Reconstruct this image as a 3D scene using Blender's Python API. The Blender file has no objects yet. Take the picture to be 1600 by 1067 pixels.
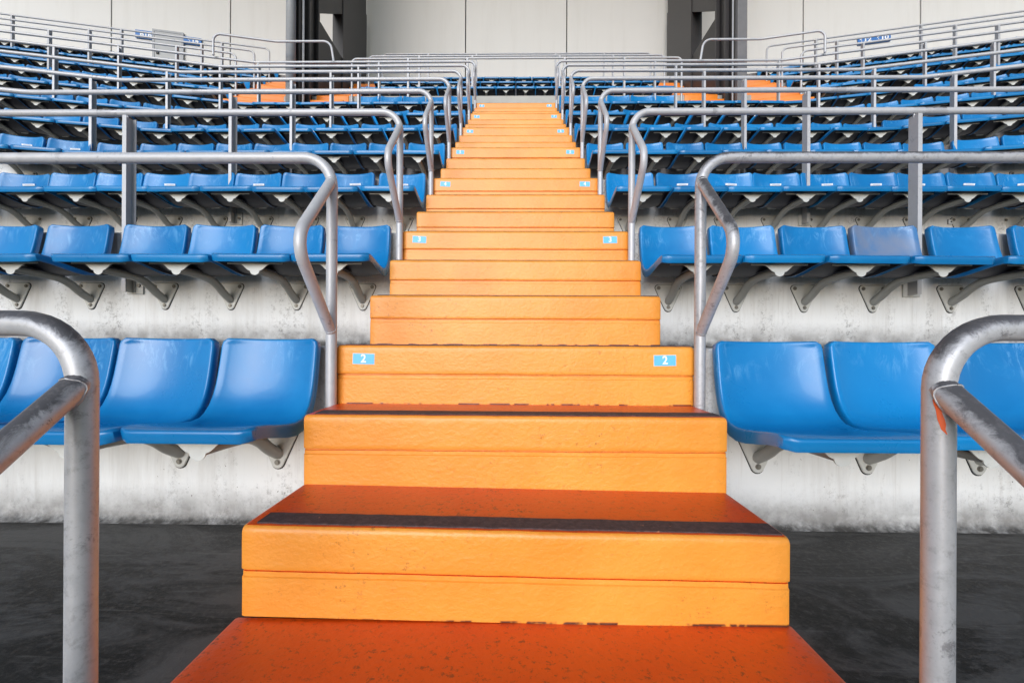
import bpy, bmesh, math, random
from mathutils import Vector, Matrix
R = math.radians
sc = bpy.context.scene
C = sc.collection
random.seed(7)

# ------------------------------------------------------------------ camera, world, sun
cd = bpy.data.cameras.new('camera'); cam = bpy.data.objects.new('camera', cd); C.objects.link(cam)
cd.sensor_width = 36; cd.lens = 36 * 690 / 1600; cd.clip_start = 0.02; cd.clip_end = 3000
cam.location = (0.0, 0.0, 0.0)
YAW, ROLL = R(0.85), R(0.30)
cam.matrix_world = Matrix.Rotation(YAW, 4, 'Z') @ Matrix.Rotation(R(90), 4, 'X') @ Matrix.Rotation(ROLL, 4, 'Z')
cd.shift_x = 0.0040; cd.shift_y = 0.0012
sc.camera = cam

w = bpy.data.worlds.new('World'); sc.world = w; w.use_nodes = True
nt = w.node_tree; bg = nt.nodes['Background']
sky = nt.nodes.new('ShaderNodeTexSky'); sky.sky_type = 'NISHITA'; sky.sun_disc = False
SUN_EL, SUN_AZ = R(17), R(180 + 14)     # from behind the camera, a little to the left
sky.sun_elevation = SUN_EL; sky.sun_rotation = SUN_AZ
sky.air_density = 1.0; sky.dust_density = 1.0; sky.ozone_density = 1.0
nt.links.new(sky.outputs[0], bg.inputs[0]); bg.inputs[1].default_value = 0.085
sd = bpy.data.lights.new('sun', 'SUN'); sun = bpy.data.objects.new('sun', sd); C.objects.link(sun)
sd.energy = 2.0; sd.angle = R(45); sd.color = (0.84, 0.905, 1.0)
dv = Vector((math.sin(SUN_AZ) * math.cos(SUN_EL), math.cos(SUN_AZ) * math.cos(SUN_EL), math.sin(SUN_EL)))
sun.rotation_euler = dv.to_track_quat('Z', 'Y').to_euler()
sc.view_settings.view_transform = 'Standard'; sc.view_settings.look = 'None'
sc.view_settings.exposure = 0.66; sc.view_settings.gamma = 1.0

# ------------------------------------------------------------------ stand geometry constants
T = 1.035; RZ = 0.7255; F1 = -0.744; A = R(12.8)
def D(n): return 1.805 + T * (n - 1)          # wall n
def F(n): return F1 + RZ * (n - 1)            # floor n
def K(d): return 4.4 + (d - 4.8) * math.tan(A / 2)
def path(d, s):                               # signed distance s along the tier line at depth d
    k = K(d); sg = 1 if s >= 0 else -1; a = abs(s)
    if a <= k: return Vector((s, d, 0)), 0.0
    t = a - k
    return Vector((sg * (k + t * math.cos(A)), d - t * math.sin(A), 0)), -sg * A   # rotation about z

# ------------------------------------------------------------------ node helpers
def mat(name):
    m = bpy.data.materials.new(name); m.use_nodes = True
    n = m.node_tree; b = n.nodes['Principled BSDF']
    return m, n, b
def N(n, t, **k):
    x = n.nodes.new(t)
    for a, v in k.items(): setattr(x, a, v)
    return x
def coords(n, scale=(1, 1, 1), kind='Object', per_object=True):
    tc = N(n, 'ShaderNodeTexCoord'); mp = N(n, 'ShaderNodeMapping'); mp.inputs['Scale'].default_value = scale
    n.links.new(tc.outputs[kind], mp.inputs[0])
    if per_object:
        oi = N(n, 'ShaderNodeObjectInfo'); mu = N(n, 'ShaderNodeMath', operation='MULTIPLY'); mu.inputs[1].default_value = 37.0
        n.links.new(oi.outputs['Random'], mu.inputs[0]); n.links.new(mu.outputs[0], mp.inputs['Location'])
    return mp.outputs[0]
def noise(n, vec, scale, detail=6, rough=0.6, dist=0.0):
    x = N(n, 'ShaderNodeTexNoise'); x.inputs['Scale'].default_value = scale; x.inputs['Detail'].default_value = detail
    x.inputs['Roughness'].default_value = rough; x.inputs['Distortion'].default_value = dist
    n.links.new(vec, x.inputs['Vector']); return x.outputs['Fac']
def ramp(n, fac, stops):
    r = N(n, 'ShaderNodeValToRGB'); e = r.color_ramp.elements
    while len(e) < len(stops): e.new(0.5)
    for i, (p, c) in enumerate(stops):
        e[i].position = p; e[i].color = (c, c, c, 1) if isinstance(c, (int, float)) else (*c, 1)
    n.links.new(fac, r.inputs[0]); return r.outputs[0]
def mix(n, fac, a, b):
    m = N(n, 'ShaderNodeMix', data_type='RGBA')
    if isinstance(fac, float): m.inputs[0].default_value = fac
    else: n.links.new(fac, m.inputs[0])
    for s, v in ((6, a), (7, b)):
        if isinstance(v, tuple): m.inputs[s].default_value = (*v, 1)
        else: n.links.new(v, m.inputs[s])
    return m.outputs[2]
def mth(n, op, a, b=None, clamp=False):
    m = N(n, 'ShaderNodeMath', operation=op, use_clamp=clamp)
    for i, v in enumerate((a, b)):
        if v is None: continue
        if isinstance(v, (int, float)): m.inputs[i].default_value = v
        else: n.links.new(v, m.inputs[i])
    return m.outputs[0]
def bump(n, b, h, strength=0.3, dist=0.01):
    x = N(n, 'ShaderNodeBump'); x.inputs['Strength'].default_value = strength; x.inputs['Distance'].default_value = dist
    n.links.new(h, x.inputs['Height']); n.links.new(x.outputs[0], b.inputs['Normal'])
def smoothz(n, lo, hi, axis='Z', kind='Object'):
    tc = N(n, 'ShaderNodeTexCoord'); s = N(n, 'ShaderNodeSeparateXYZ'); n.links.new(tc.outputs[kind], s.inputs[0])
    m = N(n, 'ShaderNodeMapRange', interpolation_type='SMOOTHSTEP'); m.inputs[1].default_value = lo; m.inputs[2].default_value = hi
    n.links.new(s.outputs[axis], m.inputs[0]); return m.outputs[0]

# orange deck paint, laid thick with a roller; the tread copy is darker and redder to paint in shade
def deck_paint(name, ca, cb, dirt):
  M, n, b = mat(name)
  v = coords(n); big = noise(n, v, 2.2, 4); fine = noise(n, coords(n, (1, 1, 1)), 70, 6, .75); mid = noise(n, coords(n, (1, 1.3, 1.6)), 9, 5)
  col = mix(n, ramp(n, big, [(.35, 0.0), (.68, 1.0)]), ca, cb)
  col = mix(n, ramp(n, mid, [(.55, 0.0), (.80, .16)]), col, tuple(x * y for x, y in zip(ca, (1, .8, .6))))
  spots = ramp(n, noise(n, v, 55, 7, .8), [(.575 if dirt < 1 else .55, 0.0), (.63 if dirt < 1 else .61, dirt)])
  patch = ramp(n, noise(n, v, 3.1, 3), [(.50, 0.0 if dirt < 1 else .45), (.66, .8 if dirt < 1 else 1.0)])
  col = mix(n, mth(n, 'MULTIPLY', spots, patch), col, (0.16, 0.035, 0.012))
  zlow = smoothz(n, 0.002, 0.008); gap = mth(n, 'MULTIPLY', mth(n, 'SUBTRACT', 1.0, zlow), ramp(n, noise(n, coords(n), 11, 3), [(.48, 0.0), (.53, 1.0)]))
  col = mix(n, gap, col, (0.10, 0.025, 0.012))
  n.links.new(col, b.inputs['Base Color']); b.inputs['Roughness'].default_value = 0.42
  b.inputs['Coat Weight'].default_value = 0.25; b.inputs['Coat Roughness'].default_value = 0.3
  h = mth(n, 'ADD', mth(n, 'MULTIPLY', fine, 0.55), mid); lump = noise(n, coords(n, (1, 1, 1.5)), 55, 3, .5); bump(n, b, mth(n, 'ADD', h, mth(n, 'MULTIPLY', lump, .8)), 0.42, 0.006)
  return M
M_orange = deck_paint('orange_deck_paint', (0.80, 0.275, 0.026), (0.84, 0.345, 0.046), .7)
M_upper = deck_paint('orange_upper_deck_paint', (0.82, 0.215, 0.014), (0.84, 0.26, 0.024), .5); M_upper.node_tree.nodes['Principled BSDF'].inputs['Coat Weight'].default_value = 0
M_treadshade = deck_paint('shaded_orange_tread', (0.66, 0.062, 0.002), (0.72, 0.088, 0.003), 1.0)

M_grip, n, b = mat('worn_grip_strip')
v = coords(n, (1, 1, 1)); f = noise(n, v, 60, 7, .8)
col = mix(n, ramp(n, f, [(.42, 0.0), (.7, 1.0)]), (0.045, 0.028, 0.032), (0.12, 0.08, 0.08))
edge = ramp(n, noise(n, v, 35, 5, .8), [(.66, 0.0), (.70, 1.0)]); col = mix(n, edge, col, (0.55, 0.25, 0.12))
n.links.new(col, b.inputs['Base Color']); b.inputs['Roughness'].default_value = 0.8; bump(n, b, f, .5, .004)

# blue moulded seat plastic
def seat_mat(name, fade):
    M, n, b = mat(name)
    oi = N(n, 'ShaderNodeObjectInfo')
    v = coords(n); a = noise(n, v, 3.5, 5, .6, .6); scr = noise(n, coords(n, (1, 1, .35)), 14, 7, .75, 2.2)
    col = mix(n, oi.outputs['Random'], (0.002, 0.150, 0.40), (0.004, 0.215, 0.54))
    col = mix(n, ramp(n, a, [(.45, 0.0), (.75, .6)]), col, (0.005, 0.235, 0.56))
    up = smoothz(n, 0.58, 0.68)
    sm = mth(n, 'MULTIPLY', ramp(n, scr, [(.50, 0.0), (.64, fade)]), mth(n, 'MULTIPLY', up, ramp(n, noise(n, v, 4.5, 2), [(.42, 0.0), (.60, 1.0)])))
    col = mix(n, sm, col, (0.16, 0.42, 0.72))
    if fade > .9: col = mix(n, mth(n, 'MULTIPLY', smoothz(n, .50, .60), ramp(n, a, [(.36, .30), (.58, .95)])), col, (0.17, 0.22, 0.33))
    d = ramp(n, noise(n, v, 120, 3, .8), [(.73, 0.0), (.78, .5)]); col = mix(n, d, col, (0.02, 0.05, 0.12))
    n.links.new(col, b.inputs['Base Color'])
    n.links.new(ramp(n, a, [(.3, .24), (.7, .38)]), b.inputs['Roughness'])
    b.inputs['Coat Weight'].default_value = 0.15; b.inputs['Coat Roughness'].default_value = 0.08
    bump(n, b, noise(n, v, 30, 3), .04, .004); return M
M_seat = seat_mat('blue_seat_plastic', .65); M_faded = seat_mat('bleached_seat_plastic', 1.0)
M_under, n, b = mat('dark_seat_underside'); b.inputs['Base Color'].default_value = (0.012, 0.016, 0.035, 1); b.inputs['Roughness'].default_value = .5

# galvanised and painted steel
def steel(name, c0, grime, metal=.25, rough=.42, gscale=16, lo=.56, top=0.0):
    M, n, b = mat(name)
    v = coords(n); g = noise(n, v, gscale, 8, .78, .4); sp = noise(n, v, 140, 4, .8); bl = noise(n, v, 5, 3)
    col = mix(n, ramp(n, g, [(.3, 0.0), (.7, 1.0)]), tuple(x * .82 for x in c0), c0)
    dk = mth(n, 'MULTIPLY', ramp(n, g, [(lo, 0.0), (lo + .07, grime)]), ramp(n, bl, [(.46, 0.0), (.6, 1.0)]))
    col = mix(n, dk, col, (0.075, 0.070, 0.078))
    col = mix(n, ramp(n, sp, [(.68, 0.0), (.73, .55)]), col, (0.10, 0.07, 0.055))
    if top:
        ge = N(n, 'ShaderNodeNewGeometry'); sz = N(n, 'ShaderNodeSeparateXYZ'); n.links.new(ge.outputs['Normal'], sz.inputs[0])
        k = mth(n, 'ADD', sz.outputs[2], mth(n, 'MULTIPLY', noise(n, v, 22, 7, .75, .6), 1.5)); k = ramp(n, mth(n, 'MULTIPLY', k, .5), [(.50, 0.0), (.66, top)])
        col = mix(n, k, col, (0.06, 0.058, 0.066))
        col = mix(n, ramp(n, noise(n, v, 45, 6, .8), [(.52, 0.0), (.66, .5)]), col, (0.22, 0.21, 0.22))
    n.links.new(col, b.inputs['Base Color']); b.inputs['Metallic'].default_value = metal
    n.links.new(ramp(n, g, [(.3, rough - .1), (.7, rough + .15)]), b.inputs['Roughness'])
    bump(n, b, g, .12, .003); return M
M_rail = steel('painted_rail_steel', (0.56, 0.56, 0.585), .5, metal=.16, rough=.42)
M_railworn = steel('worn_rail_steel', (0.52, 0.52, 0.545), .7, metal=.25, rough=.40, gscale=26, lo=.53, top=.9)
M_post = steel('flat_post_steel', (0.50, 0.50, 0.52), .35, metal=.1)
M_arm = steel('seat_arm_steel', (0.36, 0.37, 0.36), .35, metal=.15, rough=.5)
M_plate = steel('seat_plate_steel', (0.60, 0.61, 0.60), .25, metal=.1, rough=.5)
M_bolt, n, b = mat('bolt_steel'); b.inputs['Base Color'].default_value = (.22, .21, .19, 1); b.inputs['Metallic'].default_value = .6; b.inputs['Roughness'].default_value = .5

# stained white wall paint (object z = height above its tier)
def wall_paint(name, heavy):
  M, n, b = mat(name)
  v = coords(n); vs = coords(n, (6, 6, .7)); vf = coords(n, (40, 40, 1.2))
  base = mix(n, noise(n, v, 1.3, 4), (0.70, 0.715, 0.73), (0.81, 0.825, 0.84))
  st = ramp(n, noise(n, vs, 1.0, 6, .7), [(.48, 0.0), (.72, .5)]); base = mix(n, st, base, (0.44, 0.425, 0.41))
  st2 = ramp(n, noise(n, vf, 1.0, 4, .7), [(.58, 0.0), (.74, .28)]); base = mix(n, st2, base, (0.36, 0.33, 0.31))
  mold = ramp(n, noise(n, v, 42, 9, .85), [(.50, 0.0), (.60, 1.0)])
  patch = noise(n, coords(n, (1.6, 1.6, .30)), 3.4, 6, .7)
  pt = ramp(n, patch, [(.51, 0.0), (.62, 1.0)])
  tcx = N(n, 'ShaderNodeTexCoord'); sx = N(n, 'ShaderNodeSeparateXYZ'); n.links.new(tcx.outputs['Object'], sx.inputs[0])
  mr = N(n, 'ShaderNodeMapRange', interpolation_type='SMOOTHSTEP'); mr.inputs[1].default_value = .74; mr.inputs[2].default_value = .93; mr.inputs[3].default_value = 1; mr.inputs[4].default_value = 0
  n.links.new(mth(n, 'ABSOLUTE', sx.outputs[0]), mr.inputs[0]); near = mr.outputs[0]
  low = mth(n, 'SUBTRACT', 1.0, smoothz(n, .0, .20)); top = smoothz(n, .50, .70)
  mm = mth(n, 'MULTIPLY', mold, mth(n, 'ADD', mth(n, 'ADD', mth(n, 'MULTIPLY', near, .6), mth(n, 'MULTIPLY', pt, .8)), mth(n, 'ADD', mth(n, 'MULTIPLY', low, ramp(n, patch, [(.35, .25), (.62, 1.0)])), mth(n, 'MULTIPLY', top, mth(n, 'MULTIPLY', pt, .6)))), clamp=True)
  base = mix(n, mth(n, 'MULTIPLY', mm, .72), base, (0.085, 0.08, 0.078))
  vtop = coords(n, (22, 22, 1.0)); drip_shade = mth(n, 'MULTIPLY', smoothz(n, .40 - .06 * heavy, .68 - .14 * heavy), ramp(n, noise(n, vtop, 1, 5, .7), [(.42 - .20 * heavy, .6 * heavy), (.66, .75 + .2 * heavy)]))  # wall-top grime; heavy rows darkened further to paint in shade under the seats
  base = mix(n, drip_shade, base, (0.27 - .17 * heavy, 0.215 - .145 * heavy, 0.19 - .13 * heavy))
  dirt = mth(n, 'MULTIPLY', mth(n, 'SUBTRACT', 1.0, smoothz(n, .03, .17)), ramp(n, noise(n, v, 12, 6), [(.28, .45), (.62, .98)]))
  base = mix(n, dirt, base, (0.22, 0.215, 0.21))
  foot = mth(n, 'MULTIPLY', mth(n, 'SUBTRACT', 1.0, smoothz(n, .002, .045)), ramp(n, noise(n, v, 18, 7, .7), [(.38, .25), (.58, 1.0)])); base = mix(n, foot, base, (0.05, 0.048, 0.046))
  dots = ramp(n, noise(n, v, 75, 2, .5), [(.765, 0.0), (.785, .9)]); base = mix(n, dots, base, (0.09, 0.08, 0.07))
  n.links.new(base, b.inputs['Base Color']); b.inputs['Roughness'].default_value = .62
  bump(n, b, mth(n, 'ADD', noise(n, v, 25, 6), mth(n, 'MULTIPLY', mold, .3)), .16, .006)
  return M
M_wall = wall_paint('stained_white_wall_paint', 0.0); M_wallm = wall_paint('streaked_white_wall_paint', .45); M_wallg = wall_paint('grimy_shaded_wall_paint', 1.0)

M_floor, n, b = mat('dirty_dark_concrete')
v = coords(n, (1, 1, 1), per_object=False); vd = coords(n, (.9, 2.6, 1), per_object=False); vd2 = coords(n, (1, 1, 1), per_object=False)
a = noise(n, vd, 1.5, 10, .74, 1.2); f = noise(n, v, 48, 8, .8); sp = noise(n, v, 150, 3)
col = mix(n, ramp(n, a, [(.45, 0.0), (.57, 1.0)]), (0.003, 0.0028, 0.0027), (0.078, 0.076, 0.074))
col = mix(n, ramp(n, f, [(.50, 0.0), (.66, .6)]), col, (0.11, 0.105, 0.10))
wv = N(n, 'ShaderNodeTexNoise'); mp = N(n, 'ShaderNodeMapping'); mp.inputs['Rotation'].default_value = (0, 0, R(28)); mp.inputs['Scale'].default_value = (1.0, 14, 1)
tc = N(n, 'ShaderNodeTexCoord'); n.links.new(tc.outputs['Object'], mp.inputs[0]); n.links.new(mp.outputs[0], wv.inputs['Vector'])
wv.inputs['Scale'].default_value = 2.2; wv.inputs['Detail'].default_value = 7; wv.inputs['Roughness'].default_value = .75
col = mix(n, ramp(n, wv.outputs['Fac'], [(.58, 0.0), (.70, .6)]), col, (0.15, 0.145, 0.14))
col = mix(n, ramp(n, sp, [(.74, 0.0), (.78, .8)]), col, (0.30, 0.29, 0.28))
n.links.new(col, b.inputs['Base Color']); n.links.new(ramp(n, a, [(.35, .45), (.7, .75)]), b.inputs['Roughness']); bump(n, b, f, .35, .005)

M_conc, n, b = mat('pale_concrete')
v = coords(n); f = noise(n, v, 5, 8, .7)
n.links.new(mix(n, f, (0.34, 0.33, 0.31), (0.5, 0.49, 0.46)), b.inputs['Base Color']); b.inputs['Roughness'].default_value = .8; bump(n, b, noise(n, v, 60, 5), .2, .004)

M_panel, n, b = mat('cream_wall_panel')
v = coords(n); vs = coords(n, (3, 3, .25))
col = mix(n, noise(n, v, .6, 5), (0.68, 0.67, 0.655), (0.74, 0.73, 0.715))
col = mix(n, ramp(n, noise(n, vs, 1, 6, .7), [(.5, 0.0), (.75, .22)]), col, (0.50, 0.47, 0.43))
n.links.new(col, b.inputs['Base Color']); b.inputs['Roughness'].default_value = .6; bump(n, b, noise(n, v, 3, 4), .05, .01)

def plain(name, c, rough=.5, metal=0.0, var=.25, sc_=6):
    M, n, b = mat(name); f = noise(n, coords(n), sc_, 6, .7)
    n.links.new(mix(n, f, tuple(x * (1 - var) for x in c), tuple(min(1, x * (1 + var)) for x in c)), b.inputs['Base Color'])
    b.inputs['Roughness'].default_value = rough; b.inputs['Metallic'].default_value = metal; return M
M_dark = plain('dark_brown_steel', (0.013, 0.0105, 0.0105), .45)
M_black = plain('black_joint', (0.012, 0.012, 0.013), .7)
M_mid = plain('dark_grey_steel', (0.034, 0.031, 0.032), .45)
M_pipe = plain('grey_downpipe', (0.34, 0.35, 0.37), .4)
M_door = plain('grey_door_paint', (0.40, 0.41, 0.42), .45, var=.06)
M_bsign = plain('blue_sign_film', (0.02, 0.16, 0.50), .4, var=.1)
M_stick = plain('pale_blue_sticker', (0.13, 0.52, 0.83), .45, var=.12, sc_=30)
M_white = plain('white_lettering', (0.85, 0.86, 0.88), .5, var=.04)
M_tag = plain('white_paper_tag', (0.80, 0.82, 0.85), .5, var=.06)
M_edge = plain('yellowed_sticker_edge', (.72, .58, .50), .5, var=.1)
M_ink = plain('black_ink', (0.03, 0.03, 0.03), .6)
M_chip = plain('orange_primer', (0.75, 0.10, 0.01), .5)
M_roof = plain('roof_soffit', (0.30, 0.30, 0.30), .8)
M_grass = plain('field_turf', (0.05, 0.10, 0.03), .9, sc_=.3)

# ------------------------------------------------------------------ mesh helpers
def link(name, me, parent=None):
    o = bpy.data.objects.new(name, me); C.objects.link(o)
    if parent: o.parent = parent
    return o
def finish(bm, name, mats, parent=None, smooth=None, loc=None):
    bmesh.ops.recalc_face_normals(bm, faces=bm.faces)
    me = bpy.data.meshes.new(name); bm.to_mesh(me); bm.free()
    for m in (mats if isinstance(mats, (list, tuple)) else [mats]): me.materials.append(m)
    if smooth is not None:
        me.polygons.foreach_set('use_smooth', [True] * len(me.polygons))
        if smooth < 180: me.set_sharp_from_angle(angle=R(smooth))
    o = link(name, me, parent)
    if loc: o.location = loc
    return o
def box(bm, x0, x1, y0, y1, z0, z1, mi=0, bev=0.0):
    r = bmesh.ops.create_cube(bm, size=1)['verts']
    for q in r: q.co = Vector(((x0 + x1) / 2 + q.co.x * (x1 - x0), (y0 + y1) / 2 + q.co.y * (y1 - y0), (z0 + z1) / 2 + q.co.z * (z1 - z0)))
    fs = set(f for q in r for f in q.link_faces)
    for f in fs: f.material_index = mi
    if bev:
        es = set(e for q in r for e in q.link_edges)
        rr = bmesh.ops.bevel(bm, geom=list(es), offset=bev, segments=2, profile=.5, affect='EDGES')
        for f in rr['faces']: f.material_index = mi
    return r
def fillet(pts, rads, seg=8):
    out = [pts[0]]
    for i in range(1, len(pts) - 1):
        r = rads[i] if isinstance(rads, (list, tuple)) else rads
        a, p, c = pts[i - 1], pts[i], pts[i + 1]
        u = (a - p).normalized(); w_ = (c - p).normalized(); ang = u.angle(w_)
        if r <= 0 or ang > math.pi - .01: out.append(p); continue
        t = min(r / math.tan(ang / 2), (a - p).length * .49 if i > 1 else (a - p).length * .98, (c - p).length * .98)
        r2 = t * math.tan(ang / 2); cc = p + (u + w_).normalized() * (r2 / math.sin(ang / 2))
        s0, s1 = p + u * t - cc, p + w_ * t - cc
        th = s0.angle(s1); ax = s0.cross(s1).normalized()
        for k in range(seg + 1): out.append(cc + Matrix.Rotation(th * k / seg, 3, ax) @ s0)
    out.append(pts[-1]); return out
def tube(bm, pts, r, seg=14, caps=True, mi=0):
    rings = []; nrm = None
    for i, p in enumerate(pts):
        t = ((pts[min(i + 1, len(pts) - 1)] - p).normalized() + (p - pts[max(i - 1, 0)]).normalized()).normalized()
        if nrm is None: nrm = t.orthogonal().normalized()
        nrm = (nrm - t * nrm.dot(t)).normalized(); bi = t.cross(nrm)
        rr = r[i] if isinstance(r, list) else r
        rings.append([bm.verts.new(p + (nrm * math.cos(2 * math.pi * k / seg) + bi * math.sin(2 * math.pi * k / seg)) * rr) for k in range(seg)])
    for a, b_ in zip(rings, rings[1:]):
        for k in range(seg):
            f = bm.faces.new((a[k], a[(k + 1) % seg], b_[(k + 1) % seg], b_[k])); f.material_index = mi
    if caps:
        for q in (rings[0][::-1], rings[-1]):
            f = bm.faces.new(q); f.material_index = mi
def prism(bm, poly, axis, a0, a1, mi=0):
    """poly of 2-D points extruded along axis ('x': pts are (y,z); 'y': (x,z))"""
    def P(p, a): return (a, p[0], p[1]) if axis == 'x' else (p[0], a, p[1])
    v0 = [bm.verts.new(P(p, a0)) for p in poly]; v1 = [bm.verts.new(P(p, a1)) for p in poly]
    fs = [bm.faces.new(v0), bm.faces.new(v1[::-1])]
    for i in range(len(poly)): fs.append(bm.faces.new((v0[i], v1[i], v1[(i + 1) % len(poly)], v0[(i + 1) % len(poly)])))
    for f in fs: f.material_index = mi
def cyl(bm, c, d, r, l, seg=10, mi=0):
    d = Vector(d).normalized(); tube(bm, [Vector(c), Vector(c) + d * l], r, seg, True, mi)
def tag(o, label=None, cat=None, group=None, kind=None):
    if label: o['label'] = label
    if cat: o['category'] = cat
    if group: o['group'] = group
    if kind: o['kind'] = kind
    return o
def empty(name, loc=(0, 0, 0), rz=0.0):
    o = bpy.data.objects.new(name, None); C.objects.link(o); o.location = loc; o.rotation_euler = (0, 0, rz); o.empty_display_size = .1; return o
ORD = ['zeroth', 'first', 'second', 'third', 'fourth', 'fifth', 'sixth', 'seventh', 'eighth', 'ninth', 'tenth', 'eleventh', 'twelfth', 'thirteenth', 'fourteenth',
       'fifteenth', 'sixteenth', 'seventeenth', 'eighteenth', 'nineteenth', 'twentieth', 'twenty-first', 'twenty-second', 'twenty-third', 'twenty-fourth',
       'twenty-fifth', 'twenty-sixth', 'twenty-seventh', 'twenty-eighth', 'twenty-ninth', 'thirtieth']
def text_bm(bm, s, size, cx, cz, y, mi, wscale=1.0, bold=.0):
    cu = bpy.data.curves.new('lettering', 'FONT'); cu.body = s; cu.size = size; cu.align_x = 'CENTER'; cu.align_y = 'CENTER'; cu.extrude = .0006; cu.offset = bold
    to = bpy.data.objects.new('lettering', cu); C.objects.link(to); dg = bpy.context.evaluated_depsgraph_get(); dg.update()
    me = bpy.data.meshes.new_from_object(to.evaluated_get(dg)); C.objects.unlink(to); bpy.data.objects.remove(to)
    M = Matrix.Translation((cx, y, cz)) @ Matrix.Rotation(R(90), 4, 'X') @ Matrix.Diagonal((wscale, 1, 1, 1)); me.transform(M)
    n0 = len(bm.faces); bm.from_mesh(me); bm.faces.ensure_lookup_table()
    for f in bm.faces[n0:]: f.material_index = mi
    bpy.data.meshes.remove(me)

# ------------------------------------------------------------------ setting: ground, terraces, walls
bm = bmesh.new()
vs = [bm.verts.new(p) for p in ((-900, -900, -13), (900, -900, -13), (900, 900, -13), (-900, 900, -13))]; bm.faces.new(vs)
tag(finish(bm, 'ground', M_grass), kind='structure')

def tier_line(d, L=9.5, off=0.0):
    k = K(d); return [Vector((-(k + L * math.cos(A)), d - L * math.sin(A), 0)), Vector((-k, d, 0)), Vector((k, d, 0)), Vector((k + L * math.cos(A), d - L * math.sin(A), 0))]
WT = 0.14
def strip(bm, prof, d, mi=0, L=9.5, closed=True):
    """prof: (offset in depth, z); swept along the tier line"""
    rows = []
    for (o_, z) in prof: rows.append([bm.verts.new((p.x, p.y, z)) for p in tier_line(d + o_, L)])
    m = len(rows)
    for i in range(m if closed else m - 1):
        a, b_ = rows[i], rows[(i + 1) % m]
        for j in range(3):
            f = bm.faces.new((a[j], a[j + 1], b_[j + 1], b_[j])); f.material_index = mi
    if closed:
        bm.faces.new([r[0] for r in rows]); bm.faces.new([r[-1] for r in rows][::-1])
for n_ in range(-3, 13):
    z0, z1 = F(n_), F(n_ + 1)
    bm = bmesh.new()
    d0, d1 = D(n_ - 1) + WT, D(n_)
    strip(bm, [(d0 - D(n_), 0), (0.15, 0), (0.15, -.12), (d0 - D(n_), -.12)], D(n_))
    o = finish(bm, 'terrace_floor', M_floor); o.location.z = z0; tag(o, kind='structure')
ROWN = {0: 'under the camera', 1: 'behind the front row of seats', 2: 'behind the second row of seats', 3: 'behind the third row of seats', 4: 'behind the fourth row of seats',
        5: 'behind the fifth row of seats', 6: 'behind the sixth row of seats', 7: 'behind the seventh row of seats', 8: 'above the top orange step, under the upper seats'}
for n_ in range(-3, 12):
    bm = bmesh.new()
    prof = [(-.030, 0.0), (-.012, .006), (-.003, .018), (0, .04), (0, RZ - .012), (.004, RZ - .004), (.012, RZ), (WT, RZ), (WT, -.10), (-.030, -.10)]
    strip(bm, prof, D(n_))
    o = finish(bm, 'riser_wall', M_conc if n_ == 8 else M_wall if n_ <= 2 else M_wallm if n_ == 3 else M_wallg, smooth=40); o.location.z = F(n_)
    s = ROWN.get(n_, 'hidden below the front of the stand' if n_ < 0 else 'behind the %s row of seats' % ORD[n_])
    tag(o, ('grey concrete riser wall ' if n_ == 8 else 'stained white concrete riser wall ') + (s if n_ >= 0 else 'number %s below the camera' % ORD[1 - n_]), 'wall', 'riser walls of the stand')

# ------------------------------------------------------------------ stairs
def step_front(bm, x0, x1, yf, yb, z0, z1, groove=True, rt=.016):
    """solid step, nosing rounded, shadow groove across its face"""
    def prof(ins):
        p = [(yb, z0), (yf + .002 + ins, z0)]
        h = z1 - z0
        if groove:
            zg = z1 - .118
            p += [(yf + .002 + ins, zg - .034), (yf + .002 + ins, zg - .019), (yf + .0065 + ins, zg - .0165), (yf + .0065 + ins, zg - .0045), (yf + .0115 + ins, zg - .0035), (yf + .0115 + ins, zg + .0005), (yf + .001 + ins, zg + .003), (yf + ins, zg + .006), (yf + ins, zg + .016)]
        p.append((yf + ins, z1 - ins - rt - .022)); p.append((yf + ins, z1 - ins - rt - .012))
        for k in range(5):
            a = math.pi / 2 * k / 4
            p.append((yf + ins + rt * (1 - math.cos(a)), z1 - ins - rt * (1 - math.sin(a))))
        p.append((yb, z1 - ins)); return p
    e = .012
    loops = []
    nn = 46 if groove else 4
    xs = [(x0, e), (x0 + e * .3, e * .3), (x0 + e, 0)] + [(x0 + e + (x1 - x0 - 2 * e) * q / nn, 0) for q in range(1, nn)] + [(x1 - e, 0), (x1 - e * .3, e * .3), (x1, e)]
    wob = 0.0
    for x, ins in xs:
        wob = wob * .7 + random.uniform(-.0004, .0004); chip = random.uniform(.0008, .0022) if random.random() < .06 else 0
        row = []
        for q, (y, z) in enumerate(prof(ins)):
            top_ = z > z1 - .016 - rt * .4 and y < yf + .03
            if groove and y < yb - .001:
                y += wob * .8 + random.uniform(-.0003, .0003); z += (wob if z > z0 + .02 else 0)
                if top_ and chip: y += chip * .7; z -= chip * .5
            row.append(bm.verts.new((x, y, z)))
        loops.append(row)
    for a, b_ in zip(loops, loops[1:]):
        for i in range(len(a)): bm.faces.new((a[i], a[(i + 1) % len(a)], b_[(i + 1) % len(a)], b_[i]))
    bm.faces.new(loops[0][::-1]); bm.faces.new(loops[-1])
def subdiv_x(bm, k=1): pass
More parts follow.
